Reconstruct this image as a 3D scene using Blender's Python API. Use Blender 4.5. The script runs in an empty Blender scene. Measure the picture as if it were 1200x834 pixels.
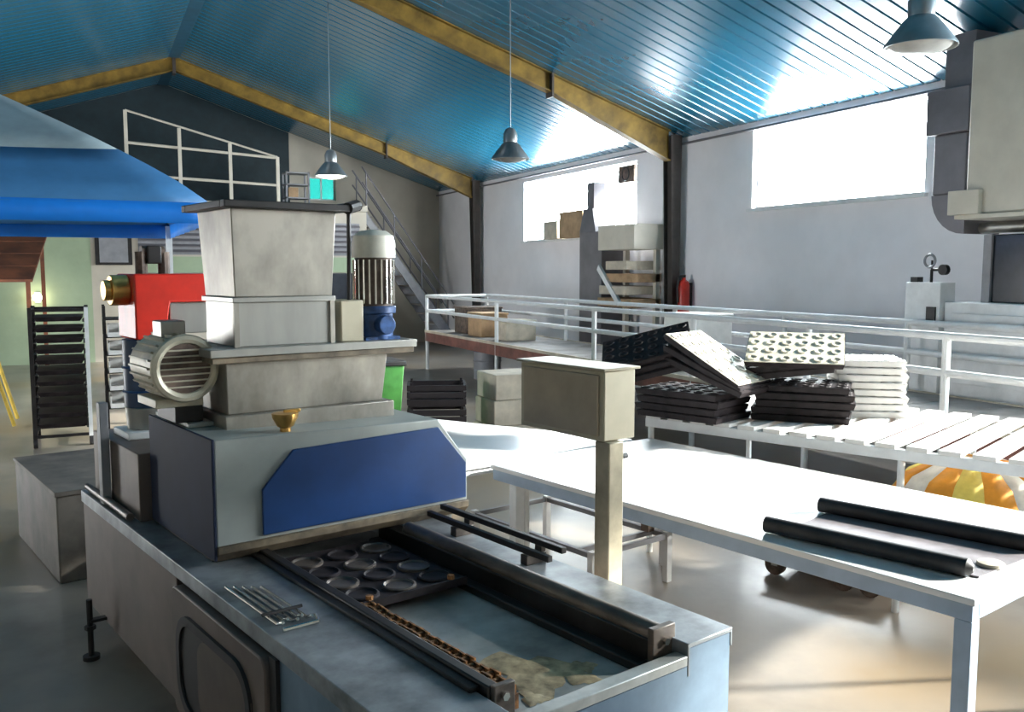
import bpy, bmesh, math, random
from mathutils import Vector, Matrix
random.seed(4)
S = bpy.context.scene
COL = S.collection
R = math.radians
# ------------------------------------------------------------------ camera
F_PX, CAM_H = 1056.0, 1.9
cam_d = bpy.data.cameras.new('camera'); cam = bpy.data.objects.new('camera', cam_d); COL.objects.link(cam)
cam_d.sensor_width = 36.0; cam_d.lens = 36.0 * F_PX / 1200.0; cam_d.clip_start = .05
cam.location = (0, 0, CAM_H)
cam.rotation_euler = (R(90) - math.atan(101.0 / F_PX), 0, -R(25.2))
S.camera = cam
# ------------------------------------------------------------------ world, exposure
W = bpy.data.worlds.new('overcast_sky'); S.world = W; W.use_nodes = True
bg = W.node_tree.nodes['Background']; bg.inputs[0].default_value = (.93, .97, 1, 1); bg.inputs[1].default_value = 55.0
# low sun from beyond the right wall: enters by the wall windows
sun_d = bpy.data.lights.new('sun', 'SUN'); sun_d.energy = 22; sun_d.angle = R(2.5); sun_d.color = (1, .95, .86)
sun = bpy.data.objects.new('sun', sun_d); COL.objects.link(sun); sun.location = (20, 0, 10)
sun.rotation_euler = Vector((-1, .36, -.44)).to_track_quat('-Z', 'Y').to_euler()
vs = S.view_settings
vs.view_transform = 'Standard'; vs.look = 'None'; vs.gamma = 1; vs.use_curve_mapping = False; vs.exposure = 0.22

# ------------------------------------------------------------------ materials
MATS = {}
def mat(name, col, rough=.5, metal=0.0, var=.12, scale=6.0, bump=0.0, col2=None, stretch=None, spec=.5, emit=None, coat=0.0, detail=5):
    m = bpy.data.materials.new(name); m.use_nodes = True; MATS[name] = m
    nt = m.node_tree; n = nt.nodes; l = nt.links; b = n['Principled BSDF']
    b.inputs['Roughness'].default_value = rough; b.inputs['Metallic'].default_value = metal
    b.inputs['Specular IOR Level'].default_value = spec; b.inputs['Coat Weight'].default_value = coat; b.inputs['Coat Roughness'].default_value = .2
    tc = n.new('ShaderNodeTexCoord'); mp = n.new('ShaderNodeMapping'); nz = n.new('ShaderNodeTexNoise'); cr = n.new('ShaderNodeValToRGB')
    if stretch: mp.inputs['Scale'].default_value = stretch
    nz.inputs['Scale'].default_value = scale; nz.inputs['Detail'].default_value = detail; nz.inputs['Roughness'].default_value = .6
    l.new(tc.outputs['Object'], mp.inputs[0]); l.new(mp.outputs[0], nz.inputs[0]); l.new(nz.outputs['Fac'], cr.inputs[0])
    c = Vector(col); c2 = Vector(col2) if col2 else c * (1 - 2.2 * var)
    cr.color_ramp.elements[0].position = .33; cr.color_ramp.elements[1].position = .66
    cr.color_ramp.elements[0].color = (*[max(0, x) for x in c2], 1); cr.color_ramp.elements[1].color = (*[min(1, x * (1 + var)) for x in c], 1)
    l.new(cr.outputs[0], b.inputs['Base Color'])
    if bump:
        bp = n.new('ShaderNodeBump'); bp.inputs['Strength'].default_value = bump; bp.inputs['Distance'].default_value = .01
        l.new(nz.outputs['Fac'], bp.inputs['Height']); l.new(bp.outputs[0], b.inputs['Normal'])
    if emit:
        b.inputs['Emission Color'].default_value = (*emit[:3], 1); b.inputs['Emission Strength'].default_value = emit[3]
    return m
mat('ceiling_blue', (.003, .115, .20), .27, 0, .10, 1.2, spec=.6, coat=.55)
MATS['ceiling_blue'].node_tree.nodes['Principled BSDF'].inputs['Coat IOR'].default_value = 1.6; MATS['ceiling_blue'].node_tree.nodes['Principled BSDF'].inputs['Coat Roughness'].default_value = .24
mat('ceiling_gap', (.01, .07, .12), .5)
mat('ochre', (.22, .135, .025), .5, 0, .25, 3, spec=.3)
mat('frame_dark', (.05, .04, .035), .6)
mat('wall_white', (.89, .86, .88), .6, 0, .04, .8)
mat('wall_cream', (.52, .47, .39), .7, 0, .06, 1)
mat('wall_green', (.34, .42, .28), .7, 0, .08, 1)
mat('teal_shade', (.006, .022, .03), .6)  # near-black teal: shade of the unlit upper gable put into colour
mat('steel', (.40, .39, .36), .38, .75, .12, 3, stretch=(1, 1, .25))
mat('steel_hopper', (.36, .33, .285), .42, .55, .22, 4, stretch=(1, 1, .6))
mat('steel_deck', (.30, .32, .34), .40, .55, .25, 5)
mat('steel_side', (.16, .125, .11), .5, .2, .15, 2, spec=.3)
mat('steel_tray', (.46, .47, .45), .42, .3, .22, 4)
mat('chrome', (.75, .74, .7), .18, 1, .05)
mat('front_blue', (.15, .22, .30), .4, .3, .15, 4)
mat('hood_grey', (.34, .36, .34), .45, .15, .07, 3)
mat('hood_blue', (.012, .050, .17), .35, 0, .12, 3, spec=.5)
mat('hood_navy', (.020, .026, .055), .65, 0, .1, 3, spec=.2)
mat('dirt_lip', (.16, .12, .075), .6, 0, .3, 8)
mat('black_metal', (.02, .017, .017), .45, .2, .3, 6)
mat('rail_worn', (.16, .13, .11), .42, .5, .3, 8, stretch=(1, .3, 1))
mat('black_rubber', (.018, .016, .018), .55, 0, .3, 8)
mat('rust', (.30, .13, .04), .8, .1, .5, 25, bump=.4)
mat('brass', (.75, .45, .14), .3, .9, .15)
mat('motor_beige', (.52, .47, .36), .42, .15, .15, 5)
mat('motor_dark', (.13, .09, .07), .55, .3, .3, 12)
mat('motor_white', (.72, .68, .58), .4)
mat('gear_blue', (.03, .085, .24), .35, .1, .3, 12)
mat('drum_blue', (.02, .05, .12), .45)
mat('red', (.62, .025, .012), .35, 0, .12, 4)
mat('post_beige', (.46, .40, .29), .42, .35, .18, 5)
mat('box_beige', (.47, .42, .31), .45, .3, .07, 3)
mat('box_door', (.42, .345, .26), .4, .35, .1, 3)
mat('table_white', (.80, .80, .80), .30, 0, .05, 2, spec=.9, coat=.6)
mat('table_frame', (.42, .52, .66), .4, .1, .06)
mat('white_paint', (.78, .78, .78), .45, 0, .05)
mat('cream_paint', (.62, .57, .48), .5, 0, .06, 2)
mat('beam_brown', (.20, .075, .06), .55, 0, .2, 4)
mat('deck_grey', (.28, .25, .23), .6, 0, .15, 3)
mat('tray_dark', (.024, .018, .020), .6, 0, .3, 10, spec=.25)
mat('tray_steel', (.74, .68, .56), .5, .1, .12, 10)
mat('tray_white', (.85, .83, .80), .35, 0, .05)
mat('slat_white', (.80, .77, .73), .4, 0, .07, 3)
mat('grey_paint', (.25, .25, .27), .5, 0, .08)
mat('duct_grey', (.20, .19, .21), .45, .3, .1, 2)
mat('shutter_brown', (.085, .06, .048), .5)
mat('residue', (.46, .36, .22), .9, 0, .3, 14)
mat('dark_glass', (.025, .03, .04), .15)
mat('grey_block', (.15, .13, .11), .6, .1, .3, 3)
mat('cardboard', (.42, .27, .15), .8)
mat('carton', (.55, .48, .38), .75, 0, .12, 4)
mat('brown_board', (.17, .05, .018), .7, 0, .25, 3)
mat('crate_black', (.03, .022, .025), .5)
mat('green_bin', (.06, .25, .05), .5)
mat('orange_cloth', (.9, .36, .03), .75); mat('yellow_cloth', (.95, .72, .15), .75); mat('white_cloth', (.9, .86, .78), .75)
mat('tan_cloth', (.45, .28, .12), .85)
mat('yellow', (.62, .42, .05), .5)
mat('mat_grey', (.17, .15, .16), .5, .0, .18, 6)
mat('tarp_blue', (.06, .20, .42), .45, 0, .10, 2)
mat('valance_blue', (.01, .20, .72), .4, 0, .06, 2)
mat('tarp_grey', (.26, .33, .36), .5, 0, .12, 2)
mat('lamp_metal', (.42, .42, .42), .3, .8, .08)
mat('lamp_on', (.9, .95, .8), .4, emit=(1, 1, .8, 9)); mat('bulb_on', (1, .9, .7), .4, emit=(1, .85, .55, 25))
mat('lamp_off', (.35, .34, .32), .35)

def floor_material():
    m = mat('concrete', (.30, .27, .24), .30, 0, .2, 1.1, bump=.03, col2=(.17, .145, .12), spec=.6)
    nt = m.node_tree; n = nt.nodes; l = nt.links; b = n['Principled BSDF']
    tc = [x for x in n if x.type == 'TEX_COORD'][0]
    n2 = n.new('ShaderNodeTexNoise'); n2.inputs['Scale'].default_value = .55; n2.inputs['Detail'].default_value = 6
    r2 = n.new('ShaderNodeValToRGB'); r2.color_ramp.elements[0].position = .45; r2.color_ramp.elements[1].position = .66
    mx = n.new('ShaderNodeMix'); mx.data_type = 'RGBA'; mx.inputs['B'].default_value = (.25, .185, .115, 1)
    l.new(tc.outputs['Object'], n2.inputs[0]); l.new(n2.outputs['Fac'], r2.inputs[0]); l.new(r2.outputs[0], mx.inputs['Factor'])
    old = b.inputs['Base Color'].links[0].from_socket; l.new(old, mx.inputs['A']); l.new(mx.outputs['Result'], b.inputs['Base Color'])
    rr = n.new('ShaderNodeMapRange'); rr.inputs[3].default_value = .24; rr.inputs[4].default_value = .42
    l.new(n2.outputs['Fac'], rr.inputs[0]); l.new(rr.outputs[0], b.inputs['Roughness'])
floor_material()
def glass_material(name, tint):
    m = bpy.data.materials.new(name); m.use_nodes = True; MATS[name] = m; nt = m.node_tree; n = nt.nodes
    n.remove(n['Principled BSDF'])
    t = n.new('ShaderNodeBsdfTransparent'); t.inputs[0].default_value = (*tint, 1); g = n.new('ShaderNodeBsdfGlossy'); g.inputs['Roughness'].default_value = .05
    mx = n.new('ShaderNodeMixShader'); mx.inputs[0].default_value = .06
    nt.links.new(t.outputs[0], mx.inputs[1]); nt.links.new(g.outputs[0], mx.inputs[2])
    nt.links.new(mx.outputs[0], n['Material Output'].inputs[0])
glass_material('window_glass', (.95, .97, .97)); glass_material('teal_glass', (.03, .12, .11))

# ------------------------------------------------------------------ mesh builder
class MB:
    def __init__(s): s.v = []; s.f = []
    def add(s, vs_, fs):
        o = len(s.v); s.v += [tuple(p) for p in vs_]; s.f += [tuple(i + o for i in f) for f in fs]; return s
    def box(s, x0, x1, y0, y1, z0, z1, M=None):
        p = [Vector(q) for q in ((x0,y0,z0),(x1,y0,z0),(x1,y1,z0),(x0,y1,z0),(x0,y0,z1),(x1,y0,z1),(x1,y1,z1),(x0,y1,z1))]
        if M: p = [M @ q for q in p]
        return s.add(p, ((0,3,2,1),(4,5,6,7),(0,1,5,4),(1,2,6,5),(2,3,7,6),(3,0,4,7)))
    def frus(s, b, t, z0, z1):    # b, t = (x0,x1,y0,y1)
        p = [(b[0],b[2],z0),(b[1],b[2],z0),(b[1],b[3],z0),(b[0],b[3],z0),(t[0],t[2],z1),(t[1],t[2],z1),(t[1],t[3],z1),(t[0],t[3],z1)]
        return s.add(p, ((0,3,2,1),(4,5,6,7),(0,1,5,4),(1,2,6,5),(2,3,7,6),(3,0,4,7)))
    def prism(s, poly, vec):
        n = len(poly); P = [Vector(p) for p in poly]; V = Vector(vec)
        fs = [tuple(range(n - 1, -1, -1)), tuple(range(n, 2 * n))] + [(i, (i + 1) % n, n + (i + 1) % n, n + i) for i in range(n)]
        return s.add(P + [p + V for p in P], fs)
    def cyl(s, a, b, r, r2=None, n=14):
        a = Vector(a); b = Vector(b); r2 = r if r2 is None else r2; d = (b - a).normalized()
        x = d.orthogonal().normalized(); y = d.cross(x)
        ring = lambda c, q: [c + (x * math.cos(2*math.pi*i/n) + y * math.sin(2*math.pi*i/n)) * q for i in range(n)]
        fs = [tuple(range(n - 1, -1, -1)), tuple(range(n, 2 * n))] + [(i, (i + 1) % n, n + (i + 1) % n, n + i) for i in range(n)]
        return s.add(ring(a, r) + ring(b, r2), fs)
    def tube(s, pts, r, n=8):
        for a, b in zip(pts, pts[1:]): s.cyl(a, b, r, n=n)
        return s
    def lathe(s, prof, c=(0,0,0), n=20, M=None):
        vs_ = []; fs = []; k = len(prof)
        for i in range(n):
            a = 2 * math.pi * i / n
            for r, z in prof:
                q = Vector((r * math.cos(a), r * math.sin(a), z))
                if M: q = M @ q
                vs_.append(q + Vector(c))
        for i in range(n):
            j = (i + 1) % n
            for t in range(k - 1): fs.append((i*k+t, j*k+t, j*k+t+1, i*k+t+1))
        return s.add(vs_, fs)
    def ring(s, c, r, t, axis='Z', n=20, m=6):
        vs_ = []; fs = []
        for i in range(n):
            a = 2*math.pi*i/n
            for j in range(m):
                b = 2*math.pi*j/m; q = Vector(((r+t*math.cos(b))*math.cos(a), (r+t*math.cos(b))*math.sin(a), t*math.sin(b)))
                if axis == 'Y': q = Vector((q.x, q.z, q.y))
                if axis == 'X': q = Vector((q.z, q.x, q.y))
                vs_.append(q + Vector(c))
        for i in range(n):
            for j in range(m): fs.append((i*m+j, ((i+1)%n)*m+j, ((i+1)%n)*m+(j+1)%m, i*m+(j+1)%m))
        return s.add(vs_, fs)
    def mesh(s, name, material, org=(0,0,0), weld=False):
        o = Vector(org); me = bpy.data.meshes.new(name)
        me.from_pydata([tuple(Vector(p) - o) for p in s.v], [], s.f)
        bm = bmesh.new(); bm.from_mesh(me)
        if weld: bmesh.ops.remove_doubles(bm, verts=bm.verts, dist=1e-5)
        bmesh.ops.recalc_face_normals(bm, faces=bm.faces); bm.to_mesh(me); bm.free()
        for p in me.polygons: p.use_smooth = True
        me.set_sharp_from_angle(angle=R(32)); me.materials.append(MATS[material]); return me
    def build(s, name, material, parent=None, org=None, bevel=0, weld=False):
        if org is None: org = ORG if parent else (0, 0, 0)
        o = bpy.data.objects.new(name, s.mesh(name, material, org, weld)); COL.objects.link(o)
        if parent: o.parent = parent
        if bevel:
            b = o.modifiers.new('bevel', 'BEVEL'); b.width = bevel; b.segments = 2; b.limit_method = 'ANGLE'
        return o
ORG = Vector((0, 0, 0))
def tag(o, label=None, cat=None, group=None, kind=None):
    if label: o['label'] = label
    if cat: o['category'] = cat
    if group: o['group'] = group
    if kind: o['kind'] = kind
    return o
def thing(name, label, cat, loc, rot=0, group=None, org=None):
    """Empty at loc; children meshes are built in coordinates whose origin is org (default loc, unrotated)"""
    global ORG
    e = bpy.data.objects.new(name, None); COL.objects.link(e); e.location = loc; e.rotation_euler.z = rot; e.empty_display_size = .1
    ORG = Vector(loc if org is None else org)
    return tag(e, label, cat, group)
def one(mb, name, material, label, cat, base, group=None, bevel=0, rot=0):
    o = mb.build(name, material, None, org=base, bevel=bevel); o.location = base; o.rotation_euler.z = rot
    return tag(o, label, cat, group)
def struct(mb, name, material, bevel=0): return tag(mb.build(name, material, bevel=bevel), kind='structure')
def copy_tree(o, parent=None):
    c = o.copy(); COL.objects.link(c); c.parent = parent
    for ch in o.children: copy_tree(ch, c)
    return c
def copies(mesh, name, spots, parent, org=None):
    for p in spots:
        o = bpy.data.objects.new(name, mesh); COL.objects.link(o); o.parent = parent; o.location = Vector(p) - (ORG if org is None else Vector(org))
# frames rotated in plan
def frame(deg):
    a = R(deg); M = Matrix.Rotation(a, 3, 'Z')
    return a, (lambda v, u, z: M @ Vector((v, u, z)))
A, mw = frame(13.2)                      # the frame of the machine and white table
def mthing(name, label, cat, base, group=None):      # base in machine coordinates; parts are given in machine coordinates too
    return thing(name, label, cat, mw(*base), A, group, org=base)

# ------------------------------------------------------------------ the hall
XR, XL, XM = 8.5, -5.0, 1.76
YB, YF = -5.0, 22.6
ZE, ZR = 3.97, 6.18
SL = (ZR - ZE) / (XR - XM)
def roof_z(x): return ZE + (XR - x) * SL if x > XM else ZR - (XM - x) * SL
struct(MB().box(XL - .3, XR + .3, YB - .3, YF + .3, -.2, 0), 'floor', 'concrete')

def wall_with_holes(name, material, plane, lo, hi, z1, holes, t=.25):
    """wall along Y at X=plane (thickness outward)"""
    mb = MB(); out = t if plane > 0 else -t; x0, x1 = sorted((plane, plane + out)); y = lo
    for (a, b, za, zb) in sorted(holes):
        mb.box(x0, x1, y, a, 0, z1)
        if za > 0: mb.box(x0, x1, a, b, 0, za)
        mb.box(x0, x1, a, b, zb, z1); y = b
    mb.box(x0, x1, y, hi, 0, z1)
    return struct(mb, name, material)
W1 = (7.26, 10.15, 2.75, 3.86); W2 = (13.1, 17.46, 2.50, 3.74); W3 = (-.4, 4.45, 2.15, 3.86)
wall_with_holes('wall_right', 'wall_white', XR, YB, YF, ZE + .02, [W1, W2, W3])
LD = (11.6, 13.0, 0, 2.2)
wall_with_holes('wall_left', 'wall_cream', XL, YB, YF, ZE + .02, [LD])
# far gable wall with a small teal window, near wall with a loading door opening behind the photographer
def gable(name, y0, y1, holes, material):
    mb = MB(); xs = sorted({XL, XM, XR, *[h[0] for h in holes], *[h[1] for h in holes]})
    for a, b in zip(xs, xs[1:]):
        h = [q for q in holes if q[0] <= a and q[1] >= b]
        def slab(za, zb): mb.prism([(a, y0, za[0]), (b, y0, za[1]), (b, y0, zb[1]), (a, y0, zb[0])], (0, y1 - y0, 0))
        top = (roof_z(a) + .02, roof_z(b) + .02)
        if h:
            if h[0][2] > 0: slab((0, 0), (h[0][2],) * 2)
            slab((h[0][3],) * 2, top)
        else: slab((0, 0), top)
    return struct(mb, name, material)
gable('wall_far', YF, YF + .25, [(5.05, 5.75, 3.62, 4.2)], 'wall_cream')
gable('wall_near', YB - .25, YB, [], 'wall_cream')
# windows
def window(name, w, n, glass='window_glass'):
    a, b, za, zb = w; t = .03; m = MB(); x0, x1 = XR + .08, XR + .14
    m.box(x0, x1, a, b, za, za + t).box(x0, x1, a, b, zb - t, zb)
    for i in range(n + 1):
        y = a + (b - a - t) * i / n; m.box(x0, x1, y, y + t, za + t, zb - t)
    fr = struct(m, name, 'white_paint')
    step = (b - a - t) / n
    me = MB().box(XR + .10, XR + .106, 0, step - t, za + t, zb - t).mesh('pane', 'window_glass')
    for i in range(n):
        o = bpy.data.objects.new('pane', me); COL.objects.link(o); o.parent = fr; o.location.y = a + t + step * i
    s = MB().box(XR - .06, XR + .08, a - .05, b + .05, za - .04, za).build('window_sill', 'white_paint'); s.parent = fr
window('window_1', W1, 1); window('window_2', W2, 2); window('window_3', W3, 2)
m = MB().box(5.05, 5.75, YF + .08, YF + .12, 3.62, 3.66).box(5.05, 5.75, YF + .08, YF + .12, 4.16, 4.2)
for x in (5.05, 5.38, 5.71): m.box(x, x + .04, YF + .08, YF + .12, 3.66, 4.16)
wf = struct(m, 'window_4', 'white_paint')
for x in (5.09, 5.42): MB().box(x, x + .29, YF + .09, YF + .096, 3.66, 4.16).build('pane', 'teal_glass', wf, org=(0, 0, 0))
# daylight portals in the openings (guide the sky's light only)
def portal(loc, sx, sy, rot):
    d = bpy.data.lights.new('window_portal', 'AREA'); d.shape = 'RECTANGLE'; d.size = sx; d.size_y = sy; d.cycles.is_portal = True
    o = bpy.data.objects.new('window_portal', d); COL.objects.link(o); o.location = loc; o.rotation_euler = rot
for w in (W1, W2, W3): portal((XR + .2, (w[0] + w[1]) / 2, (w[2] + w[3]) / 2), w[3] - w[2], w[1] - w[0], (0, R(90), 0))
portal((XL - .2, 12.3, 1.1), 2.2, 1.4, (0, R(-90), 0))

# ceiling: backing sheets with a plank for each rib running down the slope
PW = .212
for side in (1, -1):
    xe = XR + .3 if side > 0 else XL - .3
    poly = [(XM, YB, ZR), (xe, YB, roof_z(xe)), (xe, YB, roof_z(xe) + .1), (XM, YB, ZR + .1)]
    c = struct(MB().prism(poly, (0, YF - YB, 0)), 'ceiling', 'ceiling_gap')
    xi = XR - .002 if side > 0 else XL + .002
    pl = [(XM, 0, ZR - .025), (xi, 0, roof_z(xi) - .025), (xi, 0, roof_z(xi)), (XM, 0, ZR)]
    q = MB(); q.prism([(p[0], .024, p[2]) for p in pl[:2]] + [(p[0], .012, p[2]) for p in pl[2:]], (0, PW - .034, 0))
    me = q.mesh('ceiling_plank', 'ceiling_blue')
    for i in range(int((YF - YB) / PW)):
        o = bpy.data.objects.new('ceiling_plank', me); COL.objects.link(o); o.parent = c; o.location.y = YB + i * PW
struct(MB().prism([(XM - .12, YB, ZR - .06), (XM + .12, YB, ZR - .06), (XM, YB, ZR - .02)], (0, YF - YB, 0)), 'trim_1', 'ceiling_gap')
# eave pipe below the roof on the right wall
struct(MB().cyl((XR - .06, 2, ZE - .13), (XR - .06, YF, ZE - .13), .018), 'trim_2', 'duct_grey')

# portal frames
def roof_frame(y, label):
    t = thing('roof_frame', label, 'roof beam', (XM, y, 0), group='portal frames of the hall')
    def beam(name, x0, x1, d0, d1, material='ochre', w=.16):
        z0, z1 = roof_z(x0) - .03, roof_z(x1) - .03; m = MB()
        m.prism([(x0, y - .012, z0 - d0), (x1, y - .012, z1 - d1), (x1, y - .012, z1), (x0, y - .012, z0)], (0, .024, 0))
        for dz in (0, 1):
            a = z0 - d0 * dz; b = z1 - d1 * dz; s = .016 if dz else -.016
            m.prism([(x0, y - w/2, a), (x1, y - w/2, b), (x1, y - w/2, b + s), (x0, y - w/2, a + s)], (0, w, 0))
        return m.build(name, material, t)
    for s, xe in ((1, XR - .1), (-1, XL + .1)):
        xs = XM + (xe - XM) * .66
        beam('rafter', XM + s * .03, xs, .27, .27); beam('haunch', xs + s * .03, xe - s * .18, .27, .46)
        for x in (XM + s * .015, xs + s * .015):
            z = roof_z(x) - .03; MB().box(x - .015, x + .015, y - .1, y + .1, z - .34, z).build('splice_plate', 'frame_dark', t)
        zb = roof_z(xe) - .04; m = MB(); w = .11
        x_in = xe - s * .20
        m.prism([(xe, y - w, 0), (xe - s * .10, y - w, 0), (x_in, y - w, zb), (xe, y - w, zb)], (0, .02, 0))
        m.prism([(xe, y + w - .02, 0), (xe - s * .10, y + w - .02, 0), (x_in, y + w - .02, zb), (xe, y + w - .02, zb)], (0, .02, 0))
        m.prism([(xe - s*.05, y - w, 0), (xe - s * .06, y - w, 0), (x_in + s*.07, y - w, zb), (x_in + s*.08, y - w, zb)], (0, 2 * w, 0))
        m.build('column', 'frame_dark', t)
roof_frame(11.8, 'ochre steel portal frame whose column stands between the two wall windows')
roof_frame(19.7, 'ochre steel portal frame nearest the far gable and mezzanine')

# mezzanine with cream partition under it
struct(MB().box(XL, 5.9, 20.3, YF, 3.22, 3.36), 'floor_mezzanine', 'wall_cream')
struct(MB().box(XL, 0.1, 20.42, 20.55, 0, 3.22), 'wall_partition', 'wall_green')
struct(MB().box(0.1, 5.9, 20.42, 20.55, 0, 3.22).box(5.78, 5.9, 20.55, YF, 0, 3.22), 'wall_partition_cream', 'wall_cream')
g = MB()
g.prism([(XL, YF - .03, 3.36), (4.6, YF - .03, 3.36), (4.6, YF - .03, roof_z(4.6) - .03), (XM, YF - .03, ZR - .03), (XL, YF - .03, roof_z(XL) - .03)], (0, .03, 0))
struct(g, 'wall_gable_shade', 'teal_shade')  # dark sheet paints the shade above the mezzanine, not separate cladding
t = thing('mezzanine_screen', 'white tubular grid frame rising to the roof slope along the mezzanine edge', 'railing', (2.4, 20.38, 3.36))
xs = [.85, 1.88, 2.9, 3.9]
tops = [5.15, 4.85, 4.6, 4.36]
for x, z in zip(xs, tops): MB().box(x - .035, x + .035, 20.35, 20.42, 3.36, z).build('post', 'cream_paint', t)
MB().tube([(.85, 20.38, 4.5), (3.9, 20.38, 4.34)], .03).build('rail', 'cream_paint', t)
MB().tube([(.85, 20.38, 3.85), (3.9, 20.38, 3.75)], .03).build('rail', 'cream_paint', t)
MB().tube([(.85, 20.38, 5.15), (3.9, 20.38, 4.36)], .022).build('top_rail', 'cream_paint', t)
t = thing('steel_shelf', 'grey metal rack standing at the end of the mezzanine', 'rack', (4.4, 20.9, 3.36))
for x in (4.15, 4.65):
    for y in (20.7, 21.1): MB().box(x - .02, x + .02, y - .02, y + .02, 3.36, 4.1).build('post', 'grey_paint', t)
for z in (3.5, 3.8, 4.06): MB().box(4.13, 4.67, 20.68, 21.12, z, z + .03).build('shelf', 'grey_paint', t)
one(MB().box(4.2, 4.42, 20.75, 21.0, 3.53, 3.75), 'storage_box', 'cardboard', 'small brown carton on the lowest shelf of the mezzanine rack', 'box', (4.3, 20.88, 3.53), bevel=.005)
# louvred strip window in the partition
for (a, b) in ((1.0, 3.2), (4.95, 5.72)):
    t = thing('louvre_panel', 'dark louvred vent panel %s in the partition under the mezzanine' % ('wide' if a < 3 else 'narrow'), 'vent', ((a + b) / 2, 20.40, 2.2))
    MB().box(a, b, 20.385, 20.415, 2.22, 2.95).build('backing', 'grey_paint', t)
    for i in range(6):
        z = 2.27 + i * .115; MB().prism([(a, 20.33, z), (a, 20.385, z + .05), (a, 20.385, z + .06), (a, 20.33, z + .01)], (b - a, 0, 0)).build('slat', 'duct_grey', t)
    one(MB().box(a, b, 20.37, 20.415, 1.84, 2.18), 'wall_board', 'wall_green', 'pale board fixed under the %s louvred vent panel' % ('wide' if a < 3 else 'narrow'), 'board', ((a+b)/2, 20.4, 1.84))
    one(MB().box(a, b, 20.36, 20.415, 1.0, 1.82), 'dark_panel', 'dark_glass', 'dark glazed panel below the %s louvred vent' % ('wide' if a < 3 else 'narrow'), 'panel', ((a+b)/2, 20.4, 1.0))
t = thing('hatch', 'small dark framed hatch in the cream partition', 'hatch', (.53, 20.4, 2.0))
MB().box(.18, .88, 20.36, 20.415, 2.0, 2.7).build('frame', 'black_metal', t); MB().box(.26, .80, 20.34, 20.36, 2.05, 2.6).build('panel', 'grey_paint', t)

# stair at the far corner
t = thing('staircase', 'steel staircase with grey handrail descending from the mezzanine to the far corner', 'stairs', (6.9, 21.4, 0))
n = 14; X0, X1 = 5.95, 8.15
for y in (20.9, 21.75): MB().prism([(X0, y, 3.36), (X0, y, 3.1), (X1, y, 0), (X1 + .2, y, 0), (X1 + .2, y, .15)], (0, .05, 0)).build('stringer', 'grey_paint', t)
for i in range(n):
    x = X0 + (X1 - X0) * (i + .3) / n; z = 3.36 - 3.36 * (i + 1) / (n + .4); MB().box(x, x + .2, 20.95, 21.75, z, z + .03).build('tread', 'deck_grey', t)
for y in (20.92, 21.77):
    for dz in (.95, .6): MB().tube([(X0, y, 3.36 + dz), (X1 + .1, y, .1 + dz)], .02).build('handrail', 'duct_grey', t)
    for k in range(4):
        x = X0 + .1 + k * .68; z = 3.36 - (x - X0) * 3.26 / (X1 + .1 - X0); MB().cyl((x, y, z - .1), (x, y, z + .95), .018).build('baluster', 'duct_grey', t)

# ------------------------------------------------------------------ the depositing machine
m0 = (1.7, 3.2, 0)
mc_ = mthing('depositing_machine', 'long steel dough depositing machine with blue hood, hopper and open conveyor channel', 'machine', m0)
def P(name, mb, material, bevel=0, parent=None): return mb.build(name, material, parent or mc_, org=m0, bevel=bevel)
body = MB().box(1.13, 2.26, 1.78, 5.0, .17, .655)
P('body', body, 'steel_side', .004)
P('front_panel', MB().box(1.112, 2.278, 1.752, 1.78, .17, .688).box(1.112, 1.374, 1.752, 1.78, .688, .744).box(2.086, 2.278, 1.752, 1.78, .688, .744), 'front_blue')
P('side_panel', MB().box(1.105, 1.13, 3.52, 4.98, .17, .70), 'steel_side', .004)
P('side_panel', MB().box(1.105, 1.13, 1.78, 2.58, .17, .70), 'front_blue', .004)
# deck strips with a turned-down edge
dk = MB().prism([(1.10, 1.75, .735), (1.10, 1.75, .76), (1.385, 1.75, .76), (1.385, 1.75, .655), (1.375, 1.75, .655), (1.375, 1.75, .745), (1.11, 1.75, .745), (1.11, 1.75, .70), (1.10, 1.75, .70)], (0, 3.25, 0))
P('deck_plate', dk, 'steel_deck', .003)
dk = MB().prism([(2.29, 1.75, .70), (2.29, 1.75, .76), (2.075, 1.75, .76), (2.075, 1.75, .655), (2.085, 1.75, .655), (2.085, 1.75, .745), (2.28, 1.75, .745), (2.28, 1.75, .70)], (0, 3.25, 0))
P('deck_plate', dk, 'steel_deck', .003)
P('front_sill', MB().box(1.386, 2.074, 1.75, 1.80, .69, .722), 'steel_tray', .003)
P('channel_floor', MB().box(1.386, 2.074, 1.79, 4.9, .656, .668), 'steel_tray')
# guide rails of the channel
P('guide_rail', MB().box(1.392, 1.43, 1.86, 3.5, .668, .785).box(1.43, 1.45, 1.86, 3.5, .668, .72), 'black_metal', .006)
P('guide_rail_lip', MB().box(1.36, 1.392, 1.9, 3.5, .7605, .775), 'black_metal', .003)
P('guide_rail', MB().box(1.95, 2.0, 1.84, 3.5, .668, .70).box(2.0, 2.06, 1.84, 3.5, .668, .765), 'black_metal', .006)
rr = P('worn_rail', MB().cyl((2.04, 1.84, .768), (2.04, 3.3, .768), .036, n=14), 'rail_worn')
P('rail_end_plate', MB().box(1.40, 1.47, 1.84, 1.86, .668, .79), 'rail_worn', .003)
P('rail_end_plate', MB().box(1.99, 2.09, 1.815, 1.84, .70, .805), 'rail_worn', .003)
for (v, u) in ((1.43, 1.838), (2.04, 1.813)): P('bolt', MB().cyl((v, u, .76), (v, u - .012, .76), .012, n=6), 'chrome')
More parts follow.
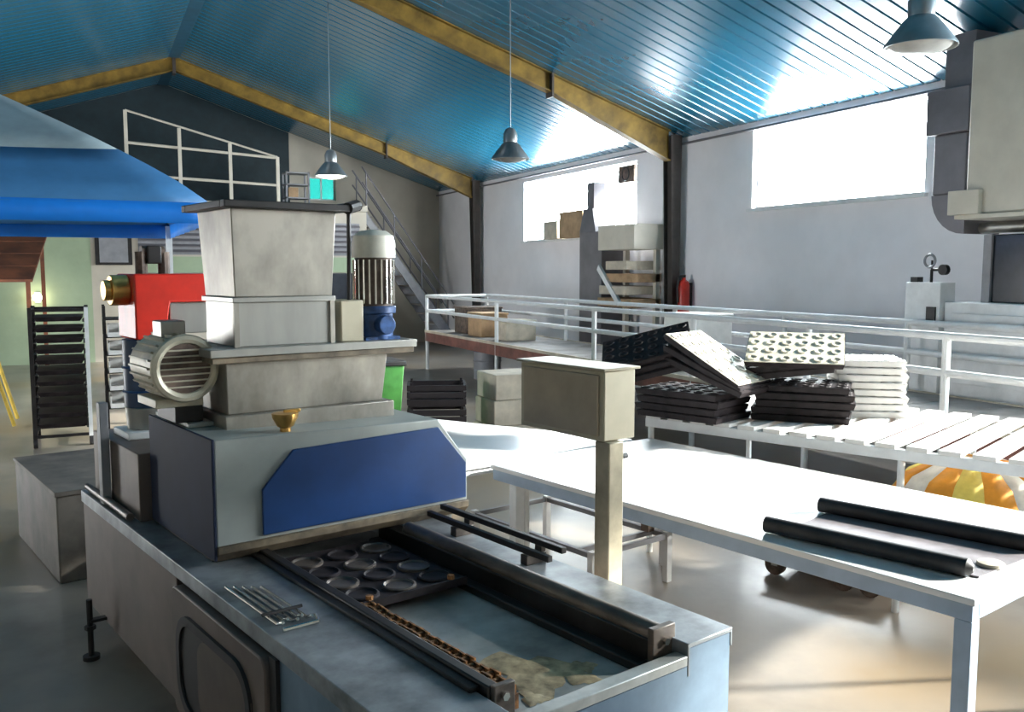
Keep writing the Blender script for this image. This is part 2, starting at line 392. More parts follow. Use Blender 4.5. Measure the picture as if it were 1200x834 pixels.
# roller chain along the left guide
ch = P('chain_rail', MB().box(1.478, 1.53, 1.9, 2.72, .668, .712), 'rust')
lk = MB().box(-.020, -.013, -.022, .022, -.014, .014).box(.013, .020, -.022, .022, -.014, .014).cyl((-.023, .011, 0), (.023, .011, 0), .011, n=8)
lm = lk.mesh('chain_link', 'rust')
for i in range(20):
    o = bpy.data.objects.new('chain_link', lm); COL.objects.link(o); o.parent = mc_
    o.location = Vector((1.504 + random.uniform(-.006, .006), 1.92 + i * .041, .727 + random.uniform(-.001, .004))) - Vector(m0); o.rotation_euler.z = random.uniform(-.12, .12)
# two dark bars beside the right deck
for v, z in ((2.165, .815), (2.235, .835)):
    P('guard_bar', MB().box(v - .012, v + .012, 2.50, 3.33, z - .012, z + .012), 'black_metal', .003)
for u in (2.62, 3.1):
    P('bar_support', MB().box(2.15, 2.25, u, u + .04, .76, .80).box(2.222, 2.247, u, u + .04, .80, .825), 'rail_worn', .003)
# side access door with rounded window
def rrect(u0, u1, z0, z1, r, v, n=6):
    pts = []
    for cu, cz, a0 in ((u1 - r, z1 - r, 0), (u0 + r, z1 - r, 90), (u0 + r, z0 + r, 180), (u1 - r, z0 + r, 270)):
        for i in range(n + 1):
            a = R(a0 + 90 * i / n); pts.append((v, cu + r * math.cos(a), cz + r * math.sin(a)))
    return pts
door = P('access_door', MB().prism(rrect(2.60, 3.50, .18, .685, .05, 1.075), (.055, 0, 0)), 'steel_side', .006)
o_ = rrect(2.70, 3.42, .22, .615, .14, 1.062); i_ = rrect(2.735, 3.385, .255, .58, .11, 1.062); k = len(o_)
sm = MB(); sm.add([Vector(p) for p in o_ + i_] + [Vector(p) + Vector((.013, 0, 0)) for p in o_ + i_],
    [(j, (j+1)%k, k+(j+1)%k, k+j) for j in range(k)] + [(j, 2*k+j, 2*k+(j+1)%k, (j+1)%k) for j in range(k)] + [(k+j, k+(j+1)%k, 3*k+(j+1)%k, 3*k+j) for j in range(k)])
P('window_seal', sm, 'black_rubber', parent=mc_)
P('door_window', MB().prism(rrect(2.73, 3.39, .25, .585, .11, 1.071), (.006, 0, 0)), 'black_metal')
P('window_shutter', MB().prism(rrect(2.70, 3.20, .262, .573, .09, 1.068), (.004, 0, 0)), 'shutter_brown')
P('door_gap_trim', MB().box(1.09, 1.104, 2.55, 2.60, .18, .70), 'black_rubber')
# levelling feet
for (v, u) in ((1.03, 4.62), (1.06, 2.0), (2.34, 2.0), (2.34, 4.8)):
    ft = P('levelling_foot', MB().cyl((v, u, .0), (v, u, .02), .04, n=12).cyl((v, u, .02), (v, u, .30), .014, n=10).cyl((v, u, .15), (v, u, .17), .026, n=6), 'black_metal')
    e = 1.105 if v < 1.5 else 2.28
    P('foot_bracket', MB().box(min(v, e), max(v, e), u - .02, u + .02, .185, .20), 'black_metal', .002)
P('plinth', MB().box(1.3, 2.1, 2.2, 4.7, 0, .17), 'black_metal')
# hood
def vz(poly, u): return [(v, u, z) for v, z in poly]
hp = [(1.22, .80), (1.22, 1.25), (2.25, 1.225), (2.41, 1.02), (2.41, .80)]
hood = P('hood', MB().prism(vz(hp, 3.38), (0, .77, 0)), 'hood_grey', .006)
P('hood_side', MB().box(1.208, 1.22, 3.375, 4.155, .775, 1.252), 'hood_navy', .003)
P('hood_face', MB().prism(vz([(1.405, .845), (1.405, 1.03), (1.54, 1.175), (2.245, 1.19), (2.395, 1.01), (2.395, .845)], 3.366), (0, .014, 0)), 'hood_blue', .003)
P('hood_lip', MB().prism([(1.22, 3.365, .83), (1.22, 3.365, .80), (1.22, 3.40, .765), (1.22, 3.42, .765), (1.22, 3.42, .83)], (1.19, 0, 0)), 'dirt_lip', .003)
P('hood_skirt', MB().box(1.215, 1.23, 3.42, 4.15, .762, .80).box(2.395, 2.41, 3.42, 4.15, .762, .80).box(1.23, 2.395, 4.13, 4.15, .762, .80), 'black_metal')
P('hood_step', MB().box(1.235, 1.34, 3.7, 4.14, 1.25, 1.268), 'hood_grey', .003)
P('brass_valve', MB().lathe([(0, 1.228), (.022, 1.228), (.022, 1.258), (.034, 1.265), (.052, 1.300), (.055, 1.318), (.03, 1.322), (0, 1.322)], (1.535, 3.43, 0), 12), 'brass')
P('valve_handle', MB().box(1.53, 1.60, 3.42, 3.435, 1.318, 1.332), 'brass', .003)
# neck, platform, feed box, hopper
P('neck', MB().frus((1.37, 2.10, 3.62, 4.06), (1.36, 2.12, 3.60, 4.08), 1.30, 1.52), 'steel_hopper', .004)
P('neck_flange', MB().box(1.345, 2.14, 3.58, 4.09, 1.227, 1.30), 'steel_hopper', .004)
P('platform', MB().box(1.29, 2.24, 3.56, 4.12, 1.52, 1.545), 'dirt_lip', .003)
P('platform_top', MB().box(1.28, 2.25, 3.55, 4.13, 1.546, 1.58), 'steel', .003)
fb = P('feed_box', MB().box(1.41, 1.85, 3.61, 3.95, 1.58, 1.775), 'steel', .004)
for v in (1.40, 1.835): P('feed_box_corner', MB().box(v, v + .022, 3.60, 3.615, 1.58, 1.775), 'steel_hopper')
P('feed_box_flange', MB().box(1.395, 1.86, 3.595, 3.96, 1.765, 1.787), 'steel', .003)
def hopper():
    z0, z1 = 1.787, 2.15; b = (1.41, 1.85, 3.61, 3.95); tt = (1.395, 1.865, 3.59, 3.98); th = .012; m = MB()
    rings = [(b, z0), (tt, z1), ((tt[0]+th, tt[1]-th, tt[2]+th, tt[3]-th), z1), ((b[0]+th, b[1]-th, b[2]+th, b[3]-th), z0)]
    vs_ = []
    for q, z in rings: vs_ += [(q[0], q[2], z), (q[1], q[2], z), (q[1], q[3], z), (q[0], q[3], z)]
    fs = [(4*r+i, 4*r+(i+1)%4, 4*((r+1)%4)+(i+1)%4, 4*((r+1)%4)+i) for r in range(4) for i in range(4)]
    return m.add(vs_, fs)
P('hopper', hopper(), 'steel_hopper', .004)
rim = MB(); b = (1.35, 1.92, 3.54, 4.05); w = .05
rim.box(b[0], b[1], b[2], b[2]+w, 2.15, 2.18).box(b[0], b[1], b[3]-w, b[3], 2.15, 2.18).box(b[0], b[0]+w, b[2]+w, b[3]-w, 2.15, 2.18).box(b[1]-w, b[1], b[2]+w, b[3]-w, 2.15, 2.18)
P('hopper_rim', rim, 'black_metal', .004)
P('hopper_lid', MB().box(1.39, 1.86, 3.59, 4.04, 2.151, 2.168), 'motor_dark')
P('rim_hinge', MB().cyl((1.90, 3.55, 2.165), (1.985, 3.62, 2.185), .026, n=10).cyl((1.98, 3.6, 2.18), (1.98, 3.9, 2.18), .022, n=10), 'black_metal')
P('rim_rod', MB().cyl((1.96, 3.65, 2.17), (1.955, 3.65, 1.76), .010, n=8), 'black_metal')
P('gear_case', MB().box(1.885, 2.0, 3.6, 3.78, 1.58, 1.765), 'box_beige', .006)
# upright motor on the platform
vm = (2.10, 3.68)
P('gearbox', MB().cyl((*vm, 1.58), (*vm, 1.70), .085, n=14).cyl((*vm, 1.70), (*vm, 1.735), .10, n=14).cyl((vm[0], vm[1] - .12, 1.65), (vm[0], vm[1], 1.65), .045, n=12), 'gear_blue', .005)
P('gearbox_foot', MB().box(vm[0]-.09, vm[0]+.09, vm[1]-.08, vm[1]+.08, 1.58, 1.595), 'gear_blue')
P('motor_body', MB().cyl((*vm, 1.735), (*vm, 1.955), .088, n=22), 'motor_dark')
for i in range(22):
    a = 2 * math.pi * i / 22; M_ = Matrix.Translation((*vm, 0)) @ Matrix.Rotation(a, 4, 'Z')
    P('motor_fin', MB().box(.086, .097, -.004, .004, 1.745, 1.945, M_), 'chrome')
P('motor_cowl', MB().lathe([(.1, 1.955), (.1, 2.02), (.092, 2.055), (.06, 2.078), (0, 2.085)], (*vm, 0), 22), 'motor_white')
# horizontal beige motor on the left, its fan cover facing down the line
mv_, mz, mr = 1.225, 1.50, .138
P('side_motor', MB().cyl((mv_, 3.700, mz), (mv_, 4.020, mz), mr - .012, n=24), 'motor_beige')
for i in range(24):
    a = 2 * math.pi * i / 24; M_ = Matrix.Translation((mv_, 0, mz)) @ Matrix.Rotation(a, 4, 'Y')
    P('side_motor_fin', MB().box(mr - .014, mr, 3.740, 4.000, -.004, .004, M_), 'motor_beige')
P('fan_cover_ring', MB().ring((mv_, 3.690, mz), mr - .018, .02, 'Y', 32, 8), 'motor_beige')
P('fan_grille', MB().cyl((mv_, 3.685, mz), (mv_, 3.700, mz), mr - .03, n=24), 'motor_dark')
for dz in (-.075, -.05, -.025, 0, .025, .05, .075):
    hw = math.sqrt((mr - .03)**2 - dz**2); P('grille_bar', MB().box(mv_ - hw, mv_ + hw, 3.678, 3.684, mz + dz - .003, mz + dz + .003), 'motor_beige')
P('terminal_box', MB().box(mv_ - .05, mv_ + .05, 3.820, 3.940, mz + mr - .02, mz + mr + .05), 'steel', .005)
P('motor_foot', MB().box(mv_ - .11, mv_ + .085, 3.730, 3.980, mz - mr - .025, mz - mr + .012), 'motor_beige', .004)
P('motor_stand', MB().box(mv_ - .03, mv_ + .085, 3.740, 3.980, 1.268, mz - mr - .025), 'black_metal', .004)
# rear housing
P('rear_housing', MB().box(1.16, 2.26, 4.17, 4.95, .762, 1.075), 'steel_side', .005)
P('rear_post', MB().box(1.11, 1.15, 4.60, 4.66, .762, 1.26), 'grey_paint', .003)
P('rear_rail', MB().cyl((1.125, 4.2, .785), (1.125, 4.95, .785), .018), 'rail_worn')

# burner on the rear housing
t = mthing('gas_burner', 'bright red burner housing on a dark blue drum behind the hopper', 'burner', (1.4, 4.62, 1.075))
def Q(name, mb, material, bevel=0): return mb.build(name, material, t, bevel=bevel)
Q('housing', MB().prism([(1.28, 4.55, 1.56), (1.28, 4.55, 1.88), (1.78, 4.55, 1.88), (1.78, 4.55, 1.74), (1.45, 4.55, 1.74), (1.42, 4.55, 1.56)], (0, .3, 0)), 'red', .008)
Q('brass_flange', MB().cyl((1.28, 4.68, 1.80), (1.20, 4.68, 1.80), .075, n=16).cyl((1.20, 4.68, 1.80), (1.17, 4.68, 1.80), .05, n=16), 'brass', .004)
Q('duct', MB().box(1.46, 1.74, 4.6, 4.8, 1.58, 1.74), 'steel', .004)
Q('drum', MB().cyl((1.35, 4.66, 1.22), (1.35, 4.66, 1.56), .105, n=22), 'drum_blue', .006)
for z in (1.30, 1.42): Q('drum_band', MB().ring((1.35, 4.66, z), .106, .007), 'gear_blue')
Q('drum_base', MB().cyl((1.35, 4.66, 1.11), (1.35, 4.66, 1.22), .095, .105, n=22), 'steel', .004)
Q('bracket', MB().box(1.22, 1.46, 4.53, 4.79, 1.075, 1.11), 'white_paint', .004)
Q('top_pipe', MB().tube([(1.36, 4.7, 1.88), (1.36, 4.7, 1.99), (1.47, 4.7, 1.99), (1.47, 4.7, 1.88)], .03, 10), 'motor_dark')
Q('solenoid', MB().box(1.38, 1.45, 4.66, 4.74, 1.93, 2.02), 'black_metal', .006)

# mould tray lying in the channel, cups in relief
t = mthing('mould_tray', 'dark baking mould plate with rows of round cups half under the hood', 'baking tray', (1.75, 3.0, .72))
MB().box(1.46, 1.945, 2.74, 3.40, .71, .722).box(1.46, 1.945, 2.73, 2.742, .705, .735).build('plate', 'tray_dark', t)
cm = MB().lathe([(.066, 0), (.066, .008), (.058, .011), (.050, .004), (0, .002)], (0, 0, 0), 18).mesh('cup', 'tray_dark')
cm2 = cm.copy(); cm2.materials[0] = MATS['rail_worn']
k = 0
for i in range(3):
    for j in range(4):
        o = bpy.data.objects.new('cup', cm2 if (i + j) % 2 else cm); COL.objects.link(o); o.parent = t
        o.location = Vector((1.545 + i * .158, 2.83 + j * .15, .722)) - Vector((1.75, 3.0, .72))
for v, u in ((1.53, 2.745), (1.88, 2.745)): MB().cyl((v, u, .735), (v, u, .75), .014, n=8).build('stud', 'rust', t)
# legs that hold the plate on the rails
MB().box(1.458, 1.47, 2.74, 3.40, .668, .71).box(1.935, 1.947, 2.74, 3.40, .70, .71).build('side_flange', 'tray_dark', t)

# tan dough residue left on the channel floor
rm = MB()
for (cv, cu, rad) in ((1.70, 2.05, .13), (1.80, 1.93, .05), (1.86, 1.98, .035), (1.60, 1.92, .04)):
    n = 22; ph = random.uniform(0, 6); top = []; mid = []; low = []
    for i in range(n):
        a = 2 * math.pi * i / n; q = rad * (1 + .28 * math.sin(3 * a + ph) + .14 * math.sin(7 * a + 2 * ph))
        top.append((cv + .45 * q * math.cos(a), cu + .6 * q * math.sin(a), .672)); mid.append((cv + .85 * q * math.cos(a), cu + 1.1 * q * math.sin(a), .6705)); low.append((cv + .9 * q * math.cos(a), cu + 1.2 * q * math.sin(a), .669))
    rm.add(top + mid + low, [tuple(range(n))] + [(r * n + i, r * n + (i + 1) % n, (r + 1) * n + (i + 1) % n, (r + 1) * n + i) for r in range(2) for i in range(n)])
o = rm.build('dough_residue', 'residue', None, org=(1.70, 2.03, .668)); o.location = mw(1.70, 2.03, .6685); o.rotation_euler.z = A
tag(o, 'tan dry dough residue scattered on the channel floor', 'residue', kind='stuff')
# bundle of steel rods on the deck
t = mthing('rod_rack', 'wire frame of thin chrome rods lying on the left deck', 'wire rack', (1.20, 2.85, .76))
for i, v in enumerate((1.145, 1.17, 1.195, 1.22, 1.245)):
    MB().tube([(v, 3.10 - .02 * i, .767), (v + .004, 2.66 + .02 * (i % 2), .767), (v + .004, 2.62 + .02 * (i % 2), .785)], .0055, 8).build('rod', 'chrome', t)
MB().cyl((1.13, 2.74, .777), (1.27, 2.74, .777), .006).build('cross_bar', 'black_metal', t)
MB().tube([(1.14, 2.60, .769), (1.26, 2.60, .769), (1.275, 2.65, .769)], .008).build('end_loop', 'chrome', t)

# control box on its post
t = mthing('control_box', 'stainless control cabinet on a square post beside the conveyor', 'control box', (2.46, 2.49, 0))
MB().box(2.415, 2.585, 2.475, 2.985, 1.235, 1.51).build('cabinet', 'box_beige', t, bevel=.005)
MB().box(2.404, 2.4145, 2.50, 2.955, 1.255, 1.495).build('cabinet_door', 'box_door', t, bevel=.004)
MB().box(2.40, 2.60, 2.46, 3.0, 1.511, 1.522).build('top_cover', 'post_beige', t, bevel=.003)
MB().box(2.42, 2.50, 2.45, 2.53, .0, 1.234).build('post', 'post_beige', t, bevel=.005)
MB().box(2.36, 2.56, 2.39, 2.59, 0, .012).build('base_plate', 'post_beige', t)
MB().cyl((2.51, 2.47, 1.17), (2.535, 2.47, 1.17), .012, n=8).build('cable_gland', 'black_metal', t)

# low grey pedestal behind the machine
t = mthing('pedestal', 'low grey steel pedestal block on the floor beyond the machine', 'pedestal', (1.7, 6.5, 0))
MB().box(1.15, 2.2, 5.86, 7.15, 0, .54).build('body', 'grey_block', t, bevel=.01)
MB().box(1.14, 2.21, 5.85, 7.16, .541, .57).build('top_plate', 'grey_block', t, bevel=.004)

# ------------------------------------------------------------------ white tables
t = mthing('work_table', 'long glossy white work table with pale blue steel legs', 'table', (3.68, 2.6, 0))
MB().box(3.03, 4.34, 1.33, 4.02, .775, .80).build('tabletop', 'table_white', t, bevel=.004)
fr = MB().box(3.04, 3.09, 1.34, 4.01, .715, .775).box(4.28, 4.33, 1.34, 4.01, .715, .775).box(3.09, 4.28, 1.34, 1.39, .715, .775).box(3.09, 4.28, 3.96, 4.01, .715, .775)
fr.build('apron', 'table_frame', t, bevel=.003)
for v in (3.04, 4.27):
    for u in (1.34, 3.80): MB().box(v, v + .06, u, u + .06, 0, .715).build('leg', 'table_frame' if u < 2 else 'white_paint', t, bevel=.003)
MB().box(3.13, 3.16, 3.83, 3.86, .0, .715).build('brace_leg', 'white_paint', t)
# angled table continuing the run
t = mthing('corner_table', 'white table with a slanted edge at the far end of the long work table', 'table', (3.3, 4.8, 0))
pl = [(2.75, 4.06), (4.22, 4.06), (3.62, 5.62), (2.75, 5.9)]
MB().prism([(*p, .775) for p in pl], (0, 0, .025)).build('tabletop', 'table_white', t, bevel=.004)
pi = [(2.79, 4.10), (4.15, 4.10), (3.58, 5.58), (2.79, 5.84)]
ap = MB()
for a, b in zip(pi, pi[1:] + pi[:1]): ap.tube([(*a, .75), (*b, .75)], .022, 8)
ap.build('apron', 'white_paint', t)
for p in pi: MB().cyl((*p, 0), (*p, .75), .022, n=10).build('leg', 'white_paint', t)
# cloth and straps hanging from the table edge
t = mthing('hanging_apron', 'tan cloth with two black straps hanging at the table corner', 'cloth', (2.71, 4.30, .48))
g = MB()
for i in range(5):
    g.box(2.715 - .012 + .004 * (i % 2), 2.73 - .012 + .004 * (i % 2), 4.245 + i * .022, 4.268 + i * .022, .60 + .03 * abs(i - 2), .79)
g.build('cloth', 'tan_cloth', t)
MB().tube([(2.71, 4.27, .66), (2.705, 4.25, .55), (2.70, 4.26, .42)], .011).build('strap', 'black_rubber', t)
MB().tube([(2.71, 4.32, .66), (2.705, 4.34, .55), (2.70, 4.38, .42)], .011).build('strap', 'black_rubber', t)
MB().box(2.70, 2.74, 4.25, 4.35, .786, .806).build('clip', 'black_rubber', t)

# belt sheet on the work table with two black rolled edges
t = mthing('belt_sheet', 'grey belt sheet with two black rolled edges on the white table', 'belt', (3.45, 1.85, .80))
MB().prism([(3.16, 2.19, .801), (3.60, 2.24, .801), (3.70, 1.40, .801), (3.26, 1.42, .801)], (0, 0, .006)).build('sheet', 'mat_grey', t)
for a, b in (((3.14, 2.24), (3.24, 1.43)), ((3.60, 2.28), (3.72, 1.40))):
    m = MB(); a = Vector((*a, .836)); b = Vector((*b, .836)); d = (b - a).normalized()
    m.cyl(a, b - d * .02, .034, n=16).cyl(b - d * .02, b, .034, .012, n=16)
    m.build('rolled_edge', 'black_rubber', t)
one(MB().lathe([(0, .801), (.05, .801), (.047, .812), (.02, .818), (0, .819)], (3.42, 1.45, 0), 12), 'crumb_lump', 'carton', 'pale pastry lump on the grey belt sheet', 'pastry', (0, 0, 0)).location = (0, 0, 0)
o = bpy.data.objects['crumb_lump']
for vtx in o.data.vertices: vtx.co = vtx.co - Vector((3.42, 1.45, .7935))
o.location = mw(3.42, 1.45, .8006)

# ------------------------------------------------------------------ low dolly stands
def leg_stand():
    B, bw = frame(13.2)
    t = mthing('low_stand', 'low white steel stand with dark end blocks under the tables', 'stand', (3.85, 4.1, 0))
    for v in (3.45, 4.08):
        for u in (3.62, 4.75): MB().box(v - .02, v + .02, u - .02, u + .02, 0, .31).build('leg', 'white_paint', t)
    for u in (3.62, 3.74, 4.75): MB().box(3.45, 4.08, u - .012, u + .012, .27, .30).build('cross_bar', 'grey_paint', t)
    for v in (3.45, 4.08): MB().box(v - .015, v + .015, 3.64, 4.73, .27, .30).build('side_bar', 'grey_paint', t)
    for v, u in ((4.01, 3.72), (4.13, 3.60)): MB().box(v - .03, v + .03, u - .03, u + .03, .305, .38).build('end_block', 'motor_dark', t, bevel=.004)
leg_stand()

# slat table with trays
B, bw = frame(23)
inv = Matrix.Rotation(-B, 3, 'Z')
c0 = Vector((3.36, 4.96, 0)); l0 = inv @ c0                         # far left corner in its own frame
s0 = (l0.x + .7, l0.y - 1.4, 0)
t = thing('slat_table', 'wide table of white slats carrying the baking mould stacks', 'table', bw(*s0), B, org=s0)
x0, x1, y1, y0 = l0.x, l0.x + 1.45, l0.y + .05, l0.y - 2.75
for x in (x0, x1 - .05): MB().box(x, x + .05, y0, y1, .86, .92).build('side_rail', 'white_paint', t, bevel=.003)
for y in (y0, y1 - .05): MB().box(x0 + .05, x1 - .05, y, y + .05, .86, .92).build('end_rail', 'white_paint', t, bevel=.003)
sm_ = MB().box(x0, x1, -.055, .055, .921, .945).mesh('slat', 'slat_white', s0)
nn = 17
for i in range(nn):
    o = bpy.data.objects.new('slat', sm_); COL.objects.link(o); o.parent = t; o.location.y = y0 + .06 + i * (y1 - y0 - .12) / (nn - 1) ; o.location.y -= 0
for x in (x0 + .025, x1 - .025):
    for y in (y0 + .03, (y0 + y1) / 2 - .25, y1 - .03): MB().cyl((x, y, 0), (x, y, .86), .02, n=10).build('leg', 'white_paint', t)
TOPZ = .9455

def rail_dolly():
    d0 = (l0.x + .72, l0.y - 1.35, 0)
    t = thing('wheeled_dolly', 'low dolly with dark caster wheels under the slat table', 'dolly', bw(*d0), B, org=d0)
    a, b, c, d = l0.x + .12, l0.x + .85, l0.y - 1.48, l0.y - .75
    MB().box(a, b, c, d, .15, .18).build('deck', 'brown_board', t, bevel=.004)
    for x in (a + .05, b - .05):
        for y in (c + .07, c + .23, d - .07):
            w = MB().cyl((x - .018, y, .065), (x + .018, y, .065), .065, n=18).build('wheel', 'motor_dark', t)
            MB().box(x - .024, x - .019, y - .02, y + .02, .06, .15).box(x + .019, x + .024, y - .02, y + .02, .06, .15).build('fork', 'steel', t)
rail_dolly()

# mould trays: a dark pan with steel faced cups
def tray_meshes(Lx, Ly, top):
    pan = MB().frus((-Lx/2 + .01, Lx/2 - .01, -Ly/2 + .01, Ly/2 - .01), (-Lx/2, Lx/2, -Ly/2, Ly/2), 0, .035)
    face = MB().box(-Lx/2 + .004, Lx/2 - .004, -Ly/2 + .004, Ly/2 - .004, .0352, .040)
    cup = MB()
    for i in range(6):
        for j in range(4):
            cup.lathe([(.036, 0), (.034, .006), (.026, .0065), (.02, .001), (0, .0005)], (-Lx/2 + Lx * (i + .5) / 6, -Ly/2 + Ly * (j + .5) / 4, .0402), 10)
    return pan.mesh('pan', 'tray_dark'), face.mesh('top_face', top), cup.mesh('cup_rows', top)
TD = tray_meshes(.60, .44, 'tray_dark'); TS = tray_meshes(.60, .44, 'tray_steel'); TWm = tray_meshes(.44, .42, 'tray_white')
TWp = TWm[0].copy(); TWp.materials[0] = MATS['tray_white']; TWm = (TWp,) + TWm[1:]
def tray(meshes, label, pos, rx=0, ry=0, rz=0, group=None):
    e = bpy.data.objects.new('mould_tray', None); COL.objects.link(e); e.location = pos; e.empty_display_size = .1
    e.rotation_euler = (rx, ry, rz); tag(e, label, 'baking tray', group)
    for nm, me in zip(('pan', 'top_face', 'cup_rows'), meshes):
        o = bpy.data.objects.new(nm, me); COL.objects.link(o); o.parent = e
    return e
ZB = -B
# positions along the image-right direction on the slat table
axr = Vector((.905, -.426, 0)); axd = Vector((.426, .905, 0))
RZ = R(-67)
axr = Vector((math.cos(RZ), math.sin(RZ), 0)); axd = Vector((-axr.y, axr.x, 0))
ORD = ['topmost', 'second from the top', 'third from the top', 'fourth from the top', 'fifth from the top', 'sixth from the top', 'seventh from the top', 'eighth from the top', 'ninth from the top', 'tenth from the top', 'lowest']
def nth(i, n): return 'lowest' if i == 0 else ORD[n - 1 - i]      # i counted from the bottom
p1 = Vector((3.57, 4.80, TOPZ)); p2 = Vector((4.06, 4.38, TOPZ)); p3 = Vector((4.68, 4.40, TOPZ))
def pp(c, r, d, z): return c + axr * r + axd * d + Vector((0, 0, z))
for i in range(4):
    tray(TD, 'dark flat mould tray, %s in pile under the ridge' % nth(i, 4), pp(p1, random.uniform(-.01, .01), 0, .0472 * i), 0, 0, RZ + random.uniform(-.03, .03), 'flat dark trays, left pile')
for i in range(5):
    tray(TD, 'dark flat mould tray, %s in the pile next to the white stack' % nth(i, 5), pp(p2, random.uniform(-.015, .015), .12, .0472 * i), 0, 0, RZ + R(20) + random.uniform(-.04, .04), 'flat dark trays, right pile')
def lean(meshes, label, c, r, d, z, ang, dz=0, roll=0, group=None):
    e = tray(meshes, label, pp(c, r, d, z), 0, 0, 0, group)
    e.rotation_euler = (Matrix.Rotation(RZ + R(dz), 3, 'Z') @ Matrix.Rotation(R(roll), 3, 'X') @ Matrix.Rotation(R(ang), 3, 'Y')).to_euler(); return e
for i in range(3):
    lean(TD, 'dark dimpled mould tray rising to the ridge, %s of its fan' % nth(i, 3), p1, -.27 - .012 * i, -.10, .33 + .045 * i, -16, dz=35, roll=20, group='fan of dark trays')
for i in range(3):
    lean(TS if i == 2 else TD, 'steel-faced mould tray sloping from the ridge into the valley of the pile' if i == 2 else 'dark mould tray sloping under the steel-faced one, %s' % ('lowest', 'upper')[i], p1, .17 - .004 * i, 0, .275 + .047 * i, 19 + 5 * i)
for i in range(2):
    lean(TD, 'dark mould tray rising from the valley, %s of two' % ('lower', 'upper')[i], p2, -.10, .10, .280 + .044 * i, -8, dz=20)
lean(TS, 'steel-faced mould tray tilted towards the white table on the right pile', p2, -.04, .06, .425, 0, dz=22, roll=22)
for i in range(8):
    tray(TWm, 'white tray, %s in the neat stack beside the dark moulds' % nth(i, 8), pp(p3, random.uniform(-.012, .012), 0, .0472 * i), 0, 0, RZ + R(32) + random.uniform(-.04, .04), 'stack of white trays')

# striped parasol under the slat table
pb = Vector((4.50, 3.42, 0))
t = thing('striped_parasol', 'orange, yellow and white striped parasol opened beneath the slat table edge', 'parasol', pb)
n = 16
for i in range(n):
    a0, a1 = 2*math.pi*i/n, 2*math.pi*(i+1)/n; m = MB(); prof = [(.0, .85), (.2, .825), (.36, .74), (.46, .60)]
    vs_ = []
    for a in (a0, a1):
        for r, z in prof: vs_.append((pb.x + r*math.cos(a), pb.y + r*math.sin(a), z))
    m.add(vs_, [(k, k+1, 5+k, 4+k) for k in range(1, 3)] + [(0, 1, 5)])
    o = m.build('panel', ('orange_cloth', 'yellow_cloth', 'orange_cloth', 'white_cloth')[i % 4], t)
    sd = o.modifiers.new('thickness', 'SOLIDIFY'); sd.thickness = .004
MB().cyl((pb.x, pb.y, 0), (pb.x, pb.y, .87), .014).build('pole', 'white_paint', t)
MB().cyl((pb.x, pb.y, 0), (pb.x, pb.y, .05), .14, .10, n=18).build('base', 'grey_paint', t)

# ------------------------------------------------------------------ raised walkway with white railing
PX0, PX1, PY0, PY1, PZ = 5.84, 7.15, 3.6, 16.35, .74
t = thing('raised_walkway', 'raised walkway with red-brown beam and white tubular railing along the wall', 'walkway', (6.5, 10, 0))
for i in range(26):
    a = PY0 + (PY1 - PY0) * i / 26; MB().box(PX0 + .03, PX1 - .03, a, a + (PY1 - PY0) / 26 - .012, PZ - .03, PZ).build('deck_board', 'deck_grey', t)
for x in (PX0, PX1 - .06): MB().box(x, x + .06, PY0, PY1, PZ - .20, PZ - .031).build('beam', 'beam_brown', t, bevel=.004)
for x in (PX0 - .005, PX1 - .025): MB().box(x, x + .03, PY0, PY1, PZ - .03, PZ + .012).build('edge_strip', 'carton', t)
ys = [16.3, 13.05, 10.0, 7.9, 6.2, 4.75, 3.65]
for x in (PX0 + .03, PX1 - .03):
    for y in ys:
        MB().cyl((x, y, 0), (x, y, 1.4), .032, n=10).build('post', 'white_paint', t)
    for z in (1.4, 1.12): MB().cyl((x, PY0 + .03, z), (x, PY1 - .03, z), .03, n=10).build('rail', 'white_paint', t)
for z in (1.4, 1.12): MB().cyl((PX0 + .03, PY1 - .05, z), (PX1 - .03, PY1 - .05, z), .03).build('end_rail', 'white_paint', t)
# stored goods under and around it
dr = None
for k, (x, y) in enumerate(((6.3, 14.4), (6.45, 12.6), (6.4, 11.3))):
    t = thing('storage_drum', 'blue-grey drum under the far end of the raised walkway', 'drum', (x, y, 0), group='drums under the walkway') if dr is None else None
    if t:
        MB().cyl((x, y, 0), (x, y, .48), .24, n=20).build('body', 'grey_paint', t); MB().cyl((x, y, .48), (x, y, .50), .25, n=20).build('lid', 'drum_blue', t)
        for z in (.16, .32): MB().ring((x, y, z), .243, .012).build('hoop', 'grey_paint', t)
        dr = t
    else:
        c = copy_tree(dr); c.location = (x, y, 0); c['label'] = ('blue-grey drum under the walkway between the two other drums', 'blue-grey drum under the walkway nearest the black crates')[k - 1]
def crate(x, y, z, rz, label, group, material, w=.6, d=.4, hh=.25):
    t = thing('crate', label, 'crate', (x, y, z), rz, group, org=(0, 0, 0))
    MB().box(-w/2, w/2, -d/2, d/2, .003, .02).build('bottom', material, t)
    for s in (-1, 1):
        for k in range(3):
            z0 = .022 + k * (hh - .03) / 3; MB().box(-w/2, w/2, s*d/2 - .012, s*d/2 + .012, z0, z0 + .055).build('slat', material, t)
            MB().box(s*w/2 - .012, s*w/2 + .012, -d/2 + .013, d/2 - .013, z0, z0 + .055).build('slat', material, t)
        for q in (-1, 1): MB().box(s*(w/2 - .03) - .012, s*(w/2 - .03) + .012, q*(d/2 - .026) - .012, q*(d/2 - .026) + .012, .02, hh).build('corner_post', material, t)
    return t
for i in range(3): crate(3.25, 8.75, .253 * i, -.35, 'black slatted plastic crate beyond the corner table, %s of its stack' % nth(i, 3), 'black crates', 'crate_black', .58, .42)
